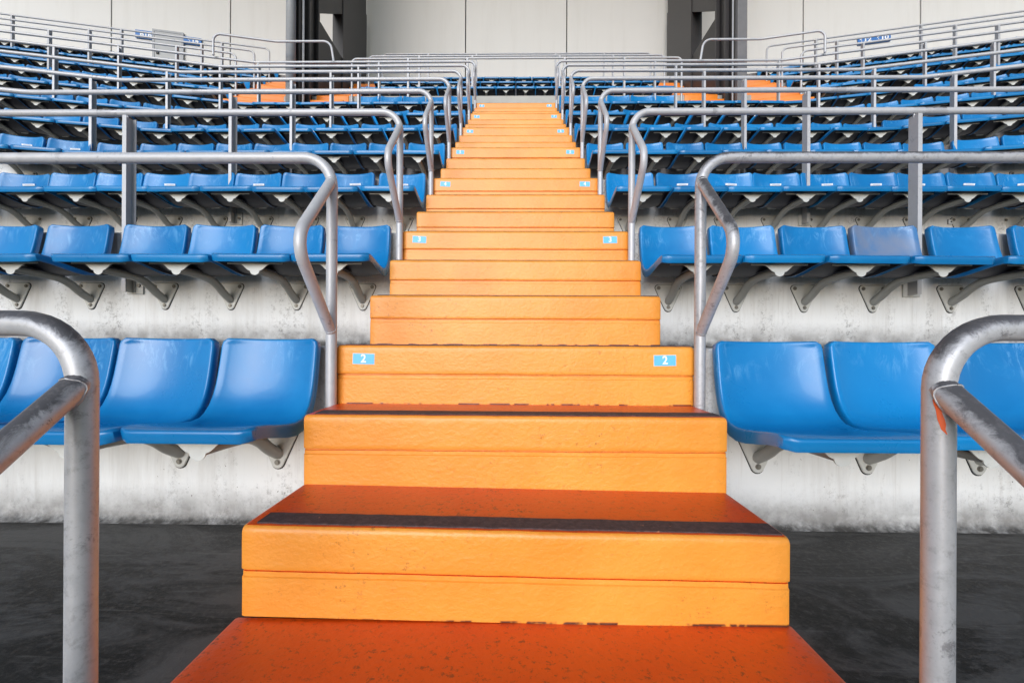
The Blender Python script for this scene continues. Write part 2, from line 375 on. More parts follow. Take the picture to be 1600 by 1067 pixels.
def make_step(parent, x0, x1, yf, yb, z0, z1, groove=True, grip=True, number=None, skew=0.0):
    bm = bmesh.new(); step_front(bm, x0, x1, 0, yb - yf, 0, z1 - z0, groove)
    if skew:
        for q in bm.verts: q.co.z -= q.co.x * skew
    bm.normal_update(); bmesh.ops.recalc_face_normals(bm, faces=bm.faces)
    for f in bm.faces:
        if f.normal.z > .9: f.material_index = 1  # upward faces take the shaded orange
    o = finish(bm, 'step', [M_orange, M_treadshade], parent, smooth=35, loc=(0, yf, z0))
    if grip:
        bm = bmesh.new(); m = 40; top = []
        xs = [x0 + .035 + (x1 - x0 - .05) * i / m for i in range(m + 1)]
        rows = [[], []]
        for x in xs:
            rows[0].append((x, .018 + random.uniform(-.0022, .0022), z1 - z0 + .0035)); rows[1].append((x, .088 + random.uniform(-.0022, .0022), z1 - z0 + .0035))
        V = [[bm.verts.new(c) for c in r_] for r_ in rows]; Vb = [[bm.verts.new((c[0], c[1], c[2] - .004)) for c in r_] for r_ in rows]
        for i in range(m):
            bm.faces.new((V[0][i], V[0][i + 1], V[1][i + 1], V[1][i]))
            bm.faces.new((Vb[0][i], Vb[0][i + 1], V[0][i + 1], V[0][i])); bm.faces.new((V[1][i], V[1][i + 1], Vb[1][i + 1], Vb[1][i]))
        if skew:
            for q in bm.verts: q.co.z -= q.co.x * skew
        finish(bm, 'grip_strip', M_grip, o)
    if number:
        for cx in (-.612, .605):
            bm = bmesh.new(); cz = (z1 - z0) - .056
            box(bm, -.0455, .0455, -.0010, .002, -.0230, .0230, 2)
            box(bm, -.043, .043, -.0022, .002, -.0205, .0205, 0)
            text_bm(bm, str(number), .046, 0, 0, -.0030, 1, .95, .0012)
            pl = finish(bm, 'number_plate', [M_stick, M_white, M_edge], o); pl.location = (cx, 0, cz); pl.rotation_euler = (0, R(random.uniform(-2, 2)) + (R(2) if cx < 0 else 0), 0)
            pl['label'] = 'pale blue plate with a white %d near the %s end of the step' % (number, 'left' if cx < 0 else 'right')
W2 = 0.726
st = empty('staircase', (0, D(0), F(1) - RZ)); st_loc = Vector(st.location)
tag(st, 'wide orange painted staircase climbing up the middle between the blue seats', 'stairs')
st.location = (0, 0, 0)
for n_ in range(0, 8):
    yf = D(n_) - .020; nxt = D(n_ + 1) - .644 if n_ < 7 else D(7) + .10
    zb = F(n_) + .4935 if n_ >= 1 else F(n_)
    z1 = F(n_ + 1) + .006
    # third step of each tier: riser on the wall plus the painted tread over the tier floor
    bm = bmesh.new()
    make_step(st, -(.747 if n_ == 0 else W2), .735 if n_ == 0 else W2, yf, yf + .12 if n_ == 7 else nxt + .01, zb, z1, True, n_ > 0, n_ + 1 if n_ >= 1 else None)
    if n_ < 7 and n_ >= 0:
        m_ = n_ + 1
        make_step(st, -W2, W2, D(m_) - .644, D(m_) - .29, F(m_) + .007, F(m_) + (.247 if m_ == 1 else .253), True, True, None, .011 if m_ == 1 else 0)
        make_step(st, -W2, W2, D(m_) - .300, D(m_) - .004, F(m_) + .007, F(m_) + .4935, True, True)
# small flights of the upper block
def upper_flight(p0, rz, hw, label):
    s = empty('staircase', (p0.x, p0.y, F(8)), rz); tag(s, label, 'stairs', 'upper orange flights')
    for n_ in (8, 9, 10):
        for (off, h0, h1, yb) in ((-.644, 0.004, .245, .35), (-.300, 0.004, .487, .295), (-.020, .49, RZ + .006, .412)):
            bm = bmesh.new(); step_front(bm, -hw, hw, 0, yb, 0, h1 - h0, False)
            o = finish(bm, 'step', M_upper, s, smooth=35); o.location = (0, D(n_) - D(8) + off, F(n_) + h0 - F(8))
            if off < -.6 and n_ < 10:
                bm = bmesh.new(); box(bm, -.045, .045, -.003, .002, -.022, .022); pl = finish(bm, 'number_plate', M_stick, o); pl.location = (hw - .16, 0, .19)
TX = math.tan(A / 2)
for sg, w_ in ((-1, 'left'), (1, 'right')):
    upper_flight(Vector((sg * 3.77, D(8), 0)), 0, .335, 'narrow orange flight up to the upper block, inside the %s dark steel column' % w_)
    p0 = path(D(8), sg * (K(D(8)) + .25))[0]; upper_flight(p0, -sg * A, .56, 'orange flight up to the upper block, outside the %s dark steel column' % w_)

# ------------------------------------------------------------------ seat
def seat_profile():
    p = [(-.527, .479), (-.515, .4855), (-.49, .487), (-.44, .482), (-.37, .470), (-.30, .460), (-.245, .456), (-.20, .460), (-.165, .475), (-.138, .503), (-.118, .540), (-.104, .580),
         (-.094, .620), (-.085, .665), (-.077, .71), (-.071, .745), (-.068, .760), (-.067, .7685)]
    return [(y, z if z < .486 and y > -.2 or y < -.2 else .484 + (z - .484) * .93) for y, z in p]
def make_shell():
    P = seat_profile(); nv = len(P); nu = 17; bm = bmesh.new()
    # cumulative length for corner rounding
    L = [0]
    for i in range(1, nv): L.append(L[-1] + math.dist(P[i], P[i - 1]))
    tot = L[-1]; grid = []; nor = []
    for i, (y, z) in enumerate(P):
        s = min(L[i], tot - L[i]); r = .016 if L[i] > tot / 2 else .022
        cut = 0 if s >= r else r - math.sqrt(max(0, r * r - (r - s) ** 2))
        k = L[i] / tot; hw = .201 - .009 * k
        # tangent/normal of the profile
        a, c = P[max(i - 1, 0)], P[min(i + 1, nv - 1)]; ty, tz = c[0] - a[0], c[1] - a[1]; ll = math.hypot(ty, tz); ty /= ll; tz /= ll
        ny, nz = tz, -ty                 # pointing to the back/underside
        if ny < 0 and nz > 0: ny, nz = -ny, -nz
        row = []
        endfade = min(1, L[i] / .10)
        for j in range(nu):
            u = -1 + 2 * j / (nu - 1); u2 = math.copysign(abs(u) ** .9, u)
            x = u2 * (hw - cut)
            side = abs(u) ** 2.6
            dish = .022 * endfade * (1 - abs(u) ** 2.0)
            if L[i] > tot * .55: dish = .026 * (1 - abs(u) ** 2.0)
            fx = y + ny * dish - (0.012 * side if k > .5 else 0)
            fz = z + nz * dish * (0.55 if k < .45 else 1)
            row.append(Vector((x, fx, fz)))
        grid.append(row); nor.append(Vector((0, ny, nz)))
    V = [[bm.verts.new(c) for c in r_] for r_ in grid]
    for i in range(nv - 1):
        for j in range(nu - 1): bm.faces.new((V[i][j], V[i][j + 1], V[i + 1][j + 1], V[i + 1][j]))
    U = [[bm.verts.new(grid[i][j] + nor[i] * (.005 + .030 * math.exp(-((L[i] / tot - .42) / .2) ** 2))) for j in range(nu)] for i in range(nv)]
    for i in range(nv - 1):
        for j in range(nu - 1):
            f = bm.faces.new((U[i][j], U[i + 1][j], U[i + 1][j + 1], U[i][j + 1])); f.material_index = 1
    bd = [(0, j) for j in range(nu)] + [(i, nu - 1) for i in range(1, nv)] + [(nv - 1, j) for j in range(nu - 2, -1, -1)] + [(i, 0) for i in range(nv - 2, 0, -1)]
    cnt = len(bd); loops = [[V[i][j] for i, j in bd]]
    specs = [(.0045, .0012), (.0075, .0045), (.009, .012), (.009, .037), (.0075, .0405), (.004, .039), (.001, .008)]
    outs = []
    for q, (i, j) in enumerate(bd):
        a = grid[bd[q - 1][0]][bd[q - 1][1]]; c = grid[bd[(q + 1) % cnt][0]][bd[(q + 1) % cnt][1]]
        t = (c - a).normalized(); nn = nor[i]
        if i == 0: nn = Vector((0, .18, -.98)).normalized()
        if i == nv - 1: nn = Vector((0, 1, -.1)).normalized()
        o_ = nn.cross(t) * -1
        ctr = grid[nv // 2][nu // 2]
        if i == 0: o_ = Vector((o_.x, -abs(o_.y) if abs(o_.y) > .3 else o_.y, 0))
        if (o_.x * (1 if j > nu // 2 else -1) < 0 and 0 < i < nv - 1): o_ = -o_
        if i == nv - 1 and o_.z < 0: o_ = -o_
        outs.append((o_.normalized(), nn))
    for (oo, dd) in specs:
        lp = []
        for q, (i, j) in enumerate(bd):
            o_, nn = outs[q]; dl = dd * (1 + .20 * math.exp(-((L[i] / tot - .42) / .2) ** 2))
            lp.append(bm.verts.new(grid[i][j] + o_ * oo + nn * dl))
        loops.append(lp)
    loops.append([U[i][j] for i, j in bd])
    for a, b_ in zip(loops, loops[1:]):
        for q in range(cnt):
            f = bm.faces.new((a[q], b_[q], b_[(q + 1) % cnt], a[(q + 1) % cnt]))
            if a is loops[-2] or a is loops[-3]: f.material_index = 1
    bmesh.ops.recalc_face_normals(bm, faces=bm.faces)
    return bm
SH = (0, 0, 0)
def seat_parts(shell_mesh, arm_mesh, plate_mesh, brk_mesh, tag_mesh, mark_mesh): pass
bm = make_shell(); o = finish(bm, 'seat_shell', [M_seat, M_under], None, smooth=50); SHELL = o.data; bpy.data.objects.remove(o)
SHELL_F = SHELL.copy(); SHELL_F.materials[0] = M_faded
SHELL_T = SHELL.copy(); SHELL_L = SHELL.copy()      # tall and low backrests of the seventh row
for me, f_ in ((SHELL_T, 1.30), (SHELL_L, .45)):
    for q in me.vertices:
        if q.co.z > .50: q.co.z = .50 + (q.co.z - .50) * f_
# arm pipe
bm = bmesh.new()
ap = [Vector((0, -.006, .285)), Vector((0, -.075, .322)), Vector((0, -.135, .364)), Vector((0, -.205, .394)), Vector((0, -.30, .405)), Vector((0, -.455, .411))]
cr = []
for i in range(len(ap) - 1):
    p0, p1, p2, p3 = ap[max(i - 1, 0)], ap[i], ap[i + 1], ap[min(i + 2, len(ap) - 1)]
    for k in range(4):
        t = k / 4; cr.append(.5 * ((2 * p1) + (-p0 + p2) * t + (2 * p0 - 5 * p1 + 4 * p2 - p3) * t * t + (-p0 + 3 * p1 - 3 * p2 + p3) * t ** 3))
cr.append(ap[-1]); tube(bm, cr, .0235, 14); o = finish(bm, 'support_arm', M_arm, None, smooth=60); ARM = o.data; bpy.data.objects.remove(o)
# triangular wall plate with rounded corners and three bolts
bm = bmesh.new()
cs = [(-.062, .372, .020), (.062, .372, .020), (0.0, .250, .026)]; out = []
ctr = Vector((0, .335))
for k, (x, z, r) in enumerate(cs):
    pa, pb = Vector(cs[k - 1][:2]), Vector(cs[(k + 1) % 3][:2]); p = Vector((x, z))
    n1 = (p - pa).normalized(); n1 = Vector((-n1.y, n1.x)); n2 = (pb - p).normalized(); n2 = Vector((-n2.y, n2.x))
    if n1.dot(p - ctr) < 0: n1 = -n1
    if n2.dot(p - ctr) < 0: n2 = -n2
    a0 = math.atan2(n1.y, n1.x); a1 = math.atan2(n2.y, n2.x); da = (a1 - a0 + math.pi) % (2 * math.pi) - math.pi
    for q in range(7): a = a0 + da * q / 6; out.append((x + r * math.cos(a), z + r * math.sin(a)))
prism(bm, out, 'y', -.010, .0)
_out2 = [(x * 1.045, .329 + (z - .329) * 1.05) for x, z in out]
bmesh.ops.bevel(bm, geom=[e for e in bm.edges if all(abs(q.co.y + .010) < 1e-5 for q in e.verts)], offset=.002, segments=2, affect='EDGES')
prism(bm, _out2, 'y', -.0035, .0002, 2)
for (x, z, r) in cs:
    cyl(bm, (x, -.010, z), (0, -1, 0), .0085, .007, 6, 1); cyl(bm, (x, -.010, z), (0, -1, 0), .012, .002, 12, 1)
o = finish(bm, 'wall_plate', [M_plate, M_bolt, M_black], None, smooth=30); PLATE = o.data; bpy.data.objects.remove(o)
# front bracket: thin bar with a rounded tongue, plus the rear cross bar
bm = bmesh.new(); out = [(-.150, .4445), (-.150, .4375)]
for k in range(9):
    t = k / 8; out.append((-.082 + .056 * t, .4375 - .036 * (t * t * (3 - 2 * t))))
for k in range(1, 8):
    a = math.pi + math.pi * k / 8; out.append((.026 * math.cos(a), .4015 + .026 * math.sin(a) * .9))
for k in range(9):
    t = 1 - k / 8; out.append((.082 - .056 * t, .4375 - .036 * (t * t * (3 - 2 * t))))
out += [(.150, .4375), (.150, .4445)]
prism(bm, out, 'y', -.468, -.463)
box(bm, -.040, .040, -.463, -.15, .418, .424, 1)
box(bm, -.105, .105, -.165, -.135, .426, .4435, 0)
o = finish(bm, 'front_bracket', [M_plate, M_under], None); BRK = o.data; bpy.data.objects.remove(o)
bm = bmesh.new(); box(bm, -.048, .048, -.0012, .0012, -.0085, .0085, 0, .0008); box(bm, -.030, .036, -.0020, .0, -.003, .003, 1)
o = finish(bm, 'number_tag', [M_tag, plain('grey_print', (.5, .53, .6))], None); TAG = o.data; bpy.data.objects.remove(o)
bm = bmesh.new()
for k in range(3): box(bm, -.018 + .013 * k, -.009 + .013 * k, -.004, .004, 0, .0006)
o = finish(bm, 'stamped_mark', M_ink, None); MARK = o.data; bpy.data.objects.remove(o)

fx = Vector((math.cos(YAW), math.sin(YAW), 0)); fy = Vector((-math.sin(YAW), math.cos(YAW), 0))
def pix(p):
    X, Y = fx.dot(p), fy.dot(p)
    if Y < .05: return None
    return 800 - cd.shift_x * 1600 + 690 * X / Y, 535 - 690 * p.z / Y
def seat_row_word(n_): return {1: 'front row', 2: 'second row', 3: 'third row', 4: 'fourth row', 5: 'fifth row', 6: 'sixth row', 7: 'seventh row', 8: 'eighth row', 9: 'ninth row', 10: 'tenth row', 11: 'top row'}[n_]
seats = []
PITCH = .430
for n_ in range(1, 12):
    d = D(n_); z = F(n_)
    if n_ <= 7: blocks = [(-1, .765), (1, .765)]
    elif n_ == 8: blocks = [(-1, K(d) + .86 + TX * (d - D(8))), (1, K(d) + .86 + TX * (d - D(8)))]
    else: blocks = [(-1, K(d) + .86 + TX * (d - D(8))), (1, K(d) + .86 + TX * (d - D(8))), (0, 0)]
    for sg, s0 in blocks:
        if sg == 0:
            for k in range(-8, 8):
                seats.append((n_, 'centre', k + 9, (k + .5) * PITCH, d, z, 0))
            continue
        ks = K(d); ss_ = []
        if s0 < ks:
            m = round((ks - .235 - s0) / PITCH); slack = (ks - .235 - s0) - m * PITCH
            PT = .407 if (n_ == 1 and sg < 0) else .440 if n_ == 1 else PITCH
            s = s0 + PT / 2
            for q in range(m):
                sp = 3 if n_ <= 2 else 6
                if q >= m - sp: s += slack / sp
                ss_.append((s, 0)); s += PT
            ss_.append((ks, 1)); s = ks + .25 + PITCH / 2
        else: s = s0 + PITCH / 2
        while len(ss_) < 30: ss_.append((s, 0)); s += PITCH
        for i, (s, kk) in enumerate(ss_):
            p, rz = path(d, sg * s)
            c1 = pix(p + Vector((0, -.3, z + .45)))
            mg = 330 if n_ == 1 else 170 if n_ <= 3 else 75
            if c1 is None or not (-mg < c1[0] < 1600 + mg): break
            seats.append((n_, 'left' if sg < 0 else 'right', i + 1, sg * s, d, z, kk))
def size(t):
    p, rz = path(t[4], t[3]); return 1.0 / p.y
seats.sort(key=lambda t: -size(t))
full, rest = seats[:300], seats[300:]
print('SEATS', len(seats))
rs = random.Random(3)
def seat_label(n_, side, i):
    row = seat_row_word(n_)
    if side == 'centre': return 'dark blue seat, %s from the left in the %s, middle upper block' % (ORD[i], row)
    if n_ >= 8: return 'blue plastic seat in the %s of the upper %s block, %s from its aisle' % (row, side, ORD[i])
    if n_ == 1 and i == 1: return 'glossy blue plastic seat beside the orange stairs on the %s, front row' % side
    if n_ == 2 and side == 'right' and i == 4: return 'blue seat with a greyed bleached backrest, fourth right of the stairs, second row'
    return 'blue plastic seat, %s %s of the orange stairs in the %s' % (ORD[i], side, row)
def build_seat(t, master=None):
    n_, side, i, s, d, z, kk = t; p, rz = path(d, s)
    if kk: rz = -math.copysign(A / 2, s)
    e = empty('stadium_seat', (p.x, p.y, z), rz)
    tag(e, seat_label(n_, side, i), 'seat', 'blue stadium seats bolted to the riser walls')
    worn = (n_ == 2 and side == 'right' and i == 4)
    o = link('seat_shell', SHELL_F if worn else SHELL, e)
    if n_ == 1: o.scale = (.95 if s < 0 else 1.02, 1, 1)
    if n_ == 7: o.data = SHELL_T if i <= 5 else SHELL_L if i <= 14 else SHELL
    o.rotation_euler = (R(rs.uniform(-.7, .7)), R(rs.uniform(-.5, .5)), R(rs.uniform(-.6, .6)))
    if worn: o['label'] = 'greyed bleached seat shell'
    if n_ >= 3 and n_ <= 6 and rs.random() < .55:
        tg = link('number_tag', TAG, o); tg.location = (rs.uniform(-.02, .05), -.0665, .655); tg.rotation_euler = (R(11), R(rs.uniform(-3, 3)), 0)
    if n_ == 1:
        mk = link('stamped_mark', MARK, o); mk.location = (-.02, -.40, .4612)
    a = link('support_arm', ARM, e); link('wall_plate', PLATE, a); link('front_bracket', BRK, e)
for t in full: build_seat(t)
if rest:
    bm = bmesh.new()
    for t in rest:
        p, rz = path(t[4], t[3]); rz = -math.copysign(A / 2, t[3]) if t[6] else rz; M = Matrix.Translation((p.x, p.y, t[5])) @ Matrix.Rotation(rz, 4, 'Z')
        for me, off in ((SHELL, 0), (BRK, 2)):
            n0 = len(bm.verts); f0 = len(bm.faces); bm.from_mesh(me); bm.verts.ensure_lookup_table(); bm.faces.ensure_lookup_table()
            bmesh.ops.transform(bm, matrix=M, verts=bm.verts[n0:])
            for f in bm.faces[f0:]: f.material_index = 1 if (off and f.material_index) else f.material_index + off
    me = bpy.data.meshes.new('far_seats'); bm.to_mesh(me); bm.free()
    for m in (M_seat, M_under, M_plate): me.materials.append(m)
    tag(link('far_seats', me), 'farthest dark blue seats at the back of the upper block', 'seats', kind='stuff')

# ------------------------------------------------------------------ handrails
RR = .0213; PX = .733
def rail_z(n_): return .028 if n_ == 1 else .735 + .7225 * (n_ - 2)
def channel_post(bm, p, rz, z0, z1):
    tmp = bmesh.new(); sg = 1
    # web in the y-z plane with two flanges towards the stairs
    box(tmp, -.004, .004, -.034, .034, z0, z1, 0)
    box(tmp, .004, .030, .0295, .034, z0, z1, 0); box(tmp, .004, .022, -.034, -.0295, z0, z1, 0)
    M = Matrix.Translation((p.x, p.y, 0)) @ Matrix.Rotation(rz, 4, 'Z'); bmesh.ops.transform(tmp, matrix=M, verts=tmp.verts)
    me = bpy.data.meshes.new('t'); tmp.to_mesh(me); tmp.free(); bm.from_mesh(me); bpy.data.meshes.remove(me)
def make_rail(n_, sg):
    PX = .733 if n_ > 1 else (.716 if sg < 0 else .684)
    d = D(n_ - 1) - .048; zr = rail_z(n_); side = 'left' if sg < 0 else 'right'
    e = empty('handrail', (sg * PX, d, F(n_ - 1)))
    worn = n_ <= 2; MR = M_railworn if n_ == 1 or (n_ == 2 and sg > 0) else M_rail
    rowtxt = ORD[n_] + ' handrail up from the front'
    lab = {1: 'thick scuffed handrail nearest the camera at the %s edge of the picture' % side}.get(n_, 'grey tubular handrail %s of the orange stairs, %s' % (side, rowtxt))
    tag(e, lab, 'handrail', 'grey handrails beside the orange stairs')
    base = Vector(e.location)
    def fin(bm, name, m, sm=60):
        bmesh.ops.translate(bm, verts=bm.verts, vec=-base); return finish(bm, name, m, e, smooth=sm)
    L = 9.0 if n_ > 3 else 6.0
    k = K(d); bm = bmesh.new()
    far, _ = path(d, sg * (k + L)); kn, _ = path(d, sg * k)
    jit = 0.0
    pts = [far + Vector((0, 0, zr)), kn + Vector((0, 0, zr)), Vector((sg * PX, d, zr)), Vector((sg * PX, d, F(n_ - 1) + .10))]
    if sg > 0: pass
    rad = .112 if n_ > 1 else .10
    tube(bm, fillet(pts, [0, .6, rad, 0], 10), RR, 16)
    fin(bm, 'rail_pipe', MR)
    zj = zr - (.095 if n_ > 1 else .098)
    bm = bmesh.new()
    lp = [Vector((sg * PX, d - .006, zj)), Vector((sg * PX, d - .300, zj - .300)), Vector((sg * PX, d - .004, zj - .600))]
    if n_ == 1: lp[1] = Vector((sg * PX, d - .31, zj - .235)); lp[2] = Vector((sg * PX, d - .004, zj - .60))
    tube(bm, fillet(lp, [0, .095, 0], 12), RR * .97, 16, False)
    for a_, c_ in ((lp[0], lp[1]), (lp[2], lp[1])):
        u = (c_ - a_).normalized(); m_ = 22; tilt = u.cross(Vector((1, 0, 0))).normalized()
        ring = []
        for q in range(m_ + 1):
            th = 2 * math.pi * q / m_; off = tilt * math.cos(th) + Vector((1, 0, 0)) * math.sin(th)
            h_ = math.sqrt(max(0, (RR + .001) ** 2 - (RR * .97 * math.sin(th)) ** 2)) / max(.3, abs(u.y))
            ring.append(a_ + off * RR * .98 + u * (h_ * .9 + off.dot(Vector((0, 0, 1))) * (RR * u.z / max(.3, abs(u.y))) * (1 if u.y < 0 else -1) + random.uniform(-.0008, .0008)))
        tube(bm, ring, [.0017 + random.uniform(-.0004, .0007) for _ in ring], 6, False)
    fin(bm, 'grab_loop', MR)
    # posts standing on brackets of the wall below
    ss = []; s = 2.485
    while s < k + L - .5: ss.append(s); s += 2.20
    for s in ss:
        p, rz = path(d, sg * s); c = pix(p + Vector((0, 0, zr)))
        if c is None or not (-20 < c[0] < 1620): continue
        bm = bmesh.new(); channel_post(bm, p, rz, F(n_ - 1) + .33, zr - .030)
        tube(bm, [p + Vector((0, 0, zr - .045)), p + Vector((0, 0, zr - .010))], .006, 8)
        po = fin(bm, 'post', M_post, 30)
        bm = bmesh.new(); zz = F(n_ - 1) + .33
        tmpb = bmesh.new(); box(tmpb, -.03, .075, .034, .046, zz - .01, zz + .10, 0, .002); box(tmpb, .006, .012, -.02, .036, zz, zz + .09, 0)
        cyl(tmpb, (.052, .034, zz + .045), (0, -1, 0), .012, .010, 6, 1)
        M = Matrix.Translation((p.x, p.y, 0)) @ Matrix.Rotation(rz, 4, 'Z'); bmesh.ops.transform(tmpb, matrix=M, verts=tmpb.verts)
        me = bpy.data.meshes.new('t'); tmpb.to_mesh(me); tmpb.free(); bm.from_mesh(me); bpy.data.meshes.remove(me)
        bmesh.ops.translate(bm, verts=bm.verts, vec=-base)
        finish(bm, 'foot_bracket', [M_plate, M_bolt], po, smooth=30)
    # welded sleeve where two lengths of pipe meet
    sl = {2: 0, 3: 2.60, 4: 2.75, 5: 4.6, 6: 3.9, 7: 2.9, 8: 3.3}.get(n_, 0)
    if sl:
        p0, _ = path(d, sg * (sl - .06)); p1, _ = path(d, sg * (sl + .07)); bm = bmesh.new()
        u = Vector((0, 0, zr)); tube(bm, [p0 + u, p0.lerp(p1, .08) + u, p0.lerp(p1, .92) + u, p1 + u], [RR, RR + .0018, RR + .0018, RR], 14, False)
        fin(bm, 'pipe_sleeve', M_railworn)
    if n_ == 1 and sg > 0:      # patch of orange primer showing below the joint
        bm = bmesh.new(); rows = []
        for q in range(9):
            zz = zj - .010 - .060 * q / 8; t = q / 8
            a0 = -2.75 + .62 * t + random.uniform(-.05, .05); a1 = -2.32 + .46 * t + random.uniform(-.05, .05)
            if q in (0, 8): a0 = a1 - .05
            rows.append([bm.verts.new((sg * PX + (RR + .0006) * math.cos(a0 + (a1 - a0) * w2 / 3), d + (RR + .0006) * math.sin(a0 + (a1 - a0) * w2 / 3), zz)) for w2 in range(4)])
        for a_, b2 in zip(rows, rows[1:]):
            for w2 in range(3): bm.faces.new((a_[w2], a_[w2 + 1], b2[w2 + 1], b2[w2]))
        fin(bm, 'primer_patch', M_chip)
for n_ in range(1, 9):
    for sg in (-1, 1): make_rail(n_, sg)
# rails of the upper block
def upper_rail(name, pts, rads, posts, label, n_=9, m=None):
    e = empty('handrail', tuple(pts[0])); tag(e, label, 'handrail', 'thin grey rails of the upper block'); base = Vector(pts[0])
    bm = bmesh.new(); tube(bm, fillet(pts, rads, 8), .020, 10); bmesh.ops.translate(bm, verts=bm.verts, vec=-base); finish(bm, 'rail_pipe', M_rail, e, smooth=60)
    for p, z0, z1 in posts:
        bm = bmesh.new(); box(bm, p.x - .018, p.x + .018, p.y - .03, p.y + .03, z0, z1); bmesh.ops.translate(bm, verts=bm.verts, vec=-base); finish(bm, 'post', M_post, e)
for n_ in (9, 10, 11):
    d = D(n_ - 1) - .048; z = rail_z(n_); zb = F(n_) - .3
    q = 3.36
    pts = [Vector((-q, d, zb)), Vector((-q, d, z)), Vector((q, d, z)), Vector((q, d, zb))]
    posts = [(Vector((x, d, 0)), zb, z - .015) for x in (-2.2, -.99, .99, 2.2)]
    upper_rail('handrail', pts, [0, .10, .10, 0], posts, 'thin grey rail across the middle upper block, %s from the bottom' % ORD[n_ - 8])
    for sg, w_ in ((-1, 'left'), (1, 'right')):
        k = K(d); p0 = Vector((sg * 5.45, 0, 0)); s0 = k + .80 + TX * (d - D(8)); p0, rz = path(d, sg * s0); p1, _ = path(d, sg * (s0 + 8.5))
        u = Vector((0, 0, 1)); pts = [p1 + u * z, p0 + u * z, p0 + u * zb]
        posts = []
        for k2 in range(1, 5):
            pp, _ = path(d, sg * (s0 + .15 + k2 * 2.1 - 1.2)); posts.append((pp, zb, z - .015))
        upper_rail('handrail', pts, [0, .11, 0], posts, 'thin grey rail of the upper %s block, %s from the bottom' % (w_, ORD[n_ - 8]))
        # grab loop of that rail
for sg, w_ in ((-1, 'left'), (1, 'right')):
    d = D(7) - .06; k = 4.36; z = 5.44; zb = F(8) + .73
    pl = Vector((sg * (k + 1.02 * math.cos(A)), d - 1.02 * math.sin(A), 0)); u = Vector((0, 0, 1))
    pts = [Vector((sg * 3.30, d, zb)), Vector((sg * 3.36, d, z)), Vector((sg * k, d, z)), pl + u * z, pl + Vector((sg * .01, .02, zb))]
    upper_rail('handrail', pts, [0, .16, .5, .13, 0], [], 'raised grey guard rail with bent ends in front of the %s dark column' % w_)

# ------------------------------------------------------------------ back wall of tall cream panels, door and signs
dw = 12.62; kx = 5.05
bw = empty('panel_wall', (0, dw, F(12))); tag(bw, 'tall cream panelled wall with thin dark joints behind the top seats', 'wall')
def wallp(s):
    sg = 1 if s >= 0 else -1; a = abs(s)
    if a <= kx: return Vector((s, dw, 0))
    return Vector((sg * (kx + (a - kx) * math.cos(A)), dw - (a - kx) * math.sin(A), 0))
seams = [-16.4, -13.5, -10.7, -7.90, -4.335, -1.445, 1.445, 4.335, 7.80, 10.45, 13.3, 16.2]
ztop = 12.6; zbot = F(12) - .10
def wall_slab(bm, s0, s1, z0, z1, off0, off1):
    ss = [s0] + [q for q in (-kx, kx) if s0 < q < s1] + [s1]
    lo = []
    for s in ss:
        p = wallp(s); lo.append(p)
    f = [bm.verts.new((p.x, p.y + off0, z)) for z in (z0, z1) for p in lo]; b_ = [bm.verts.new((p.x, p.y + off1, z)) for z in (z0, z1) for p in lo]
    m = len(lo)
    for i in range(m - 1):
        bm.faces.new((f[i], f[i + 1], f[m + i + 1], f[m + i])); bm.faces.new((b_[i], b_[m + i], b_[m + i + 1], b_[i + 1]))
        bm.faces.new((f[i], b_[i], b_[i + 1], f[i + 1])); bm.faces.new((f[m + i], f[m + i + 1], b_[m + i + 1], b_[m + i]))
    bm.faces.new((f[0], f[m], b_[m], b_[0])); bm.faces.new((f[m - 1], b_[m - 1], b_[2 * m - 1], f[2 * m - 1]))
for a, b_ in zip(seams, seams[1:]):
    bm = bmesh.new(); wall_slab(bm, a + .016, b_ - .016, zbot, ztop, 0, .10); bmesh.ops.translate(bm, verts=bm.verts, vec=-Vector(bw.location)); finish(bm, 'panel', M_panel, bw)
bm = bmesh.new(); wall_slab(bm, seams[0], seams[-1], zbot - .6, ztop, .101, .25); bmesh.ops.translate(bm, verts=bm.verts, vec=-Vector(bw.location)); finish(bm, 'backing', M_black, bw)

def on_wall(name, pxl, pxr, yt, yb):
    """place a flat thing on the rotated wall so that it spans those bearings"""
    def hit(px):
        t = (px - (800 - cd.shift_x * 1600)) / 690; dirv = fx * t + fy
        sg = 1 if px > 800 else -1
        # line: p = (sg*(kx + u cosA), dw - u sinA)
        a, b2 = dirv.x, dirv.y; c_, s_ = math.cos(A), math.sin(A)
        u = (sg * kx * b2 - dw * a) / (-(a * s_) - sg * c_ * b2) if True else 0
        p = Vector((sg * (kx + u * c_), dw - u * s_, 0)); return p
    pl, pr = hit(pxl), hit(pxr); Y = fy.dot((pl + pr) / 2)
    return pl, pr, (535 - yt) / 690 * Y, (535 - yb) / 690 * Y
def wall_sign(pxl, pxr, yt, yb, texts, label):
    pl, pr, zt, zb = on_wall('s', pxl, pxr, yt, yb); w_ = (pr - pl).length; h = zt - zb; c = (pl + pr) / 2
    e = empty('section_sign', (c.x, c.y - .035, (zt + zb) / 2), math.atan2(pr.y - pl.y, pr.x - pl.x)); tag(e, label, 'sign', 'blue section signs on the panel wall')
    bm = bmesh.new(); box(bm, -w_ / 2, w_ / 2, -.02, .02, -h / 2, h / 2, 0, .004); box(bm, -w_ / 2 + .01, w_ / 2 - .01, -.0225, -.019, -h / 2 + .005, -h / 2 + h * .14, 1); finish(bm, 'sign_board', [M_bsign, M_tag], e)
    for t, cx in texts:
        bm = bmesh.new(); text_bm(bm, t, h * .78, cx * w_, -.0, -.023, 0, 1.15, .006); finish(bm, 'lettering', M_white, e)
wall_sign(1336, 1387, 54, 66, [('612', -.27), ('610', .25)], 'blue section sign reading 612 and 610 on the right wall')
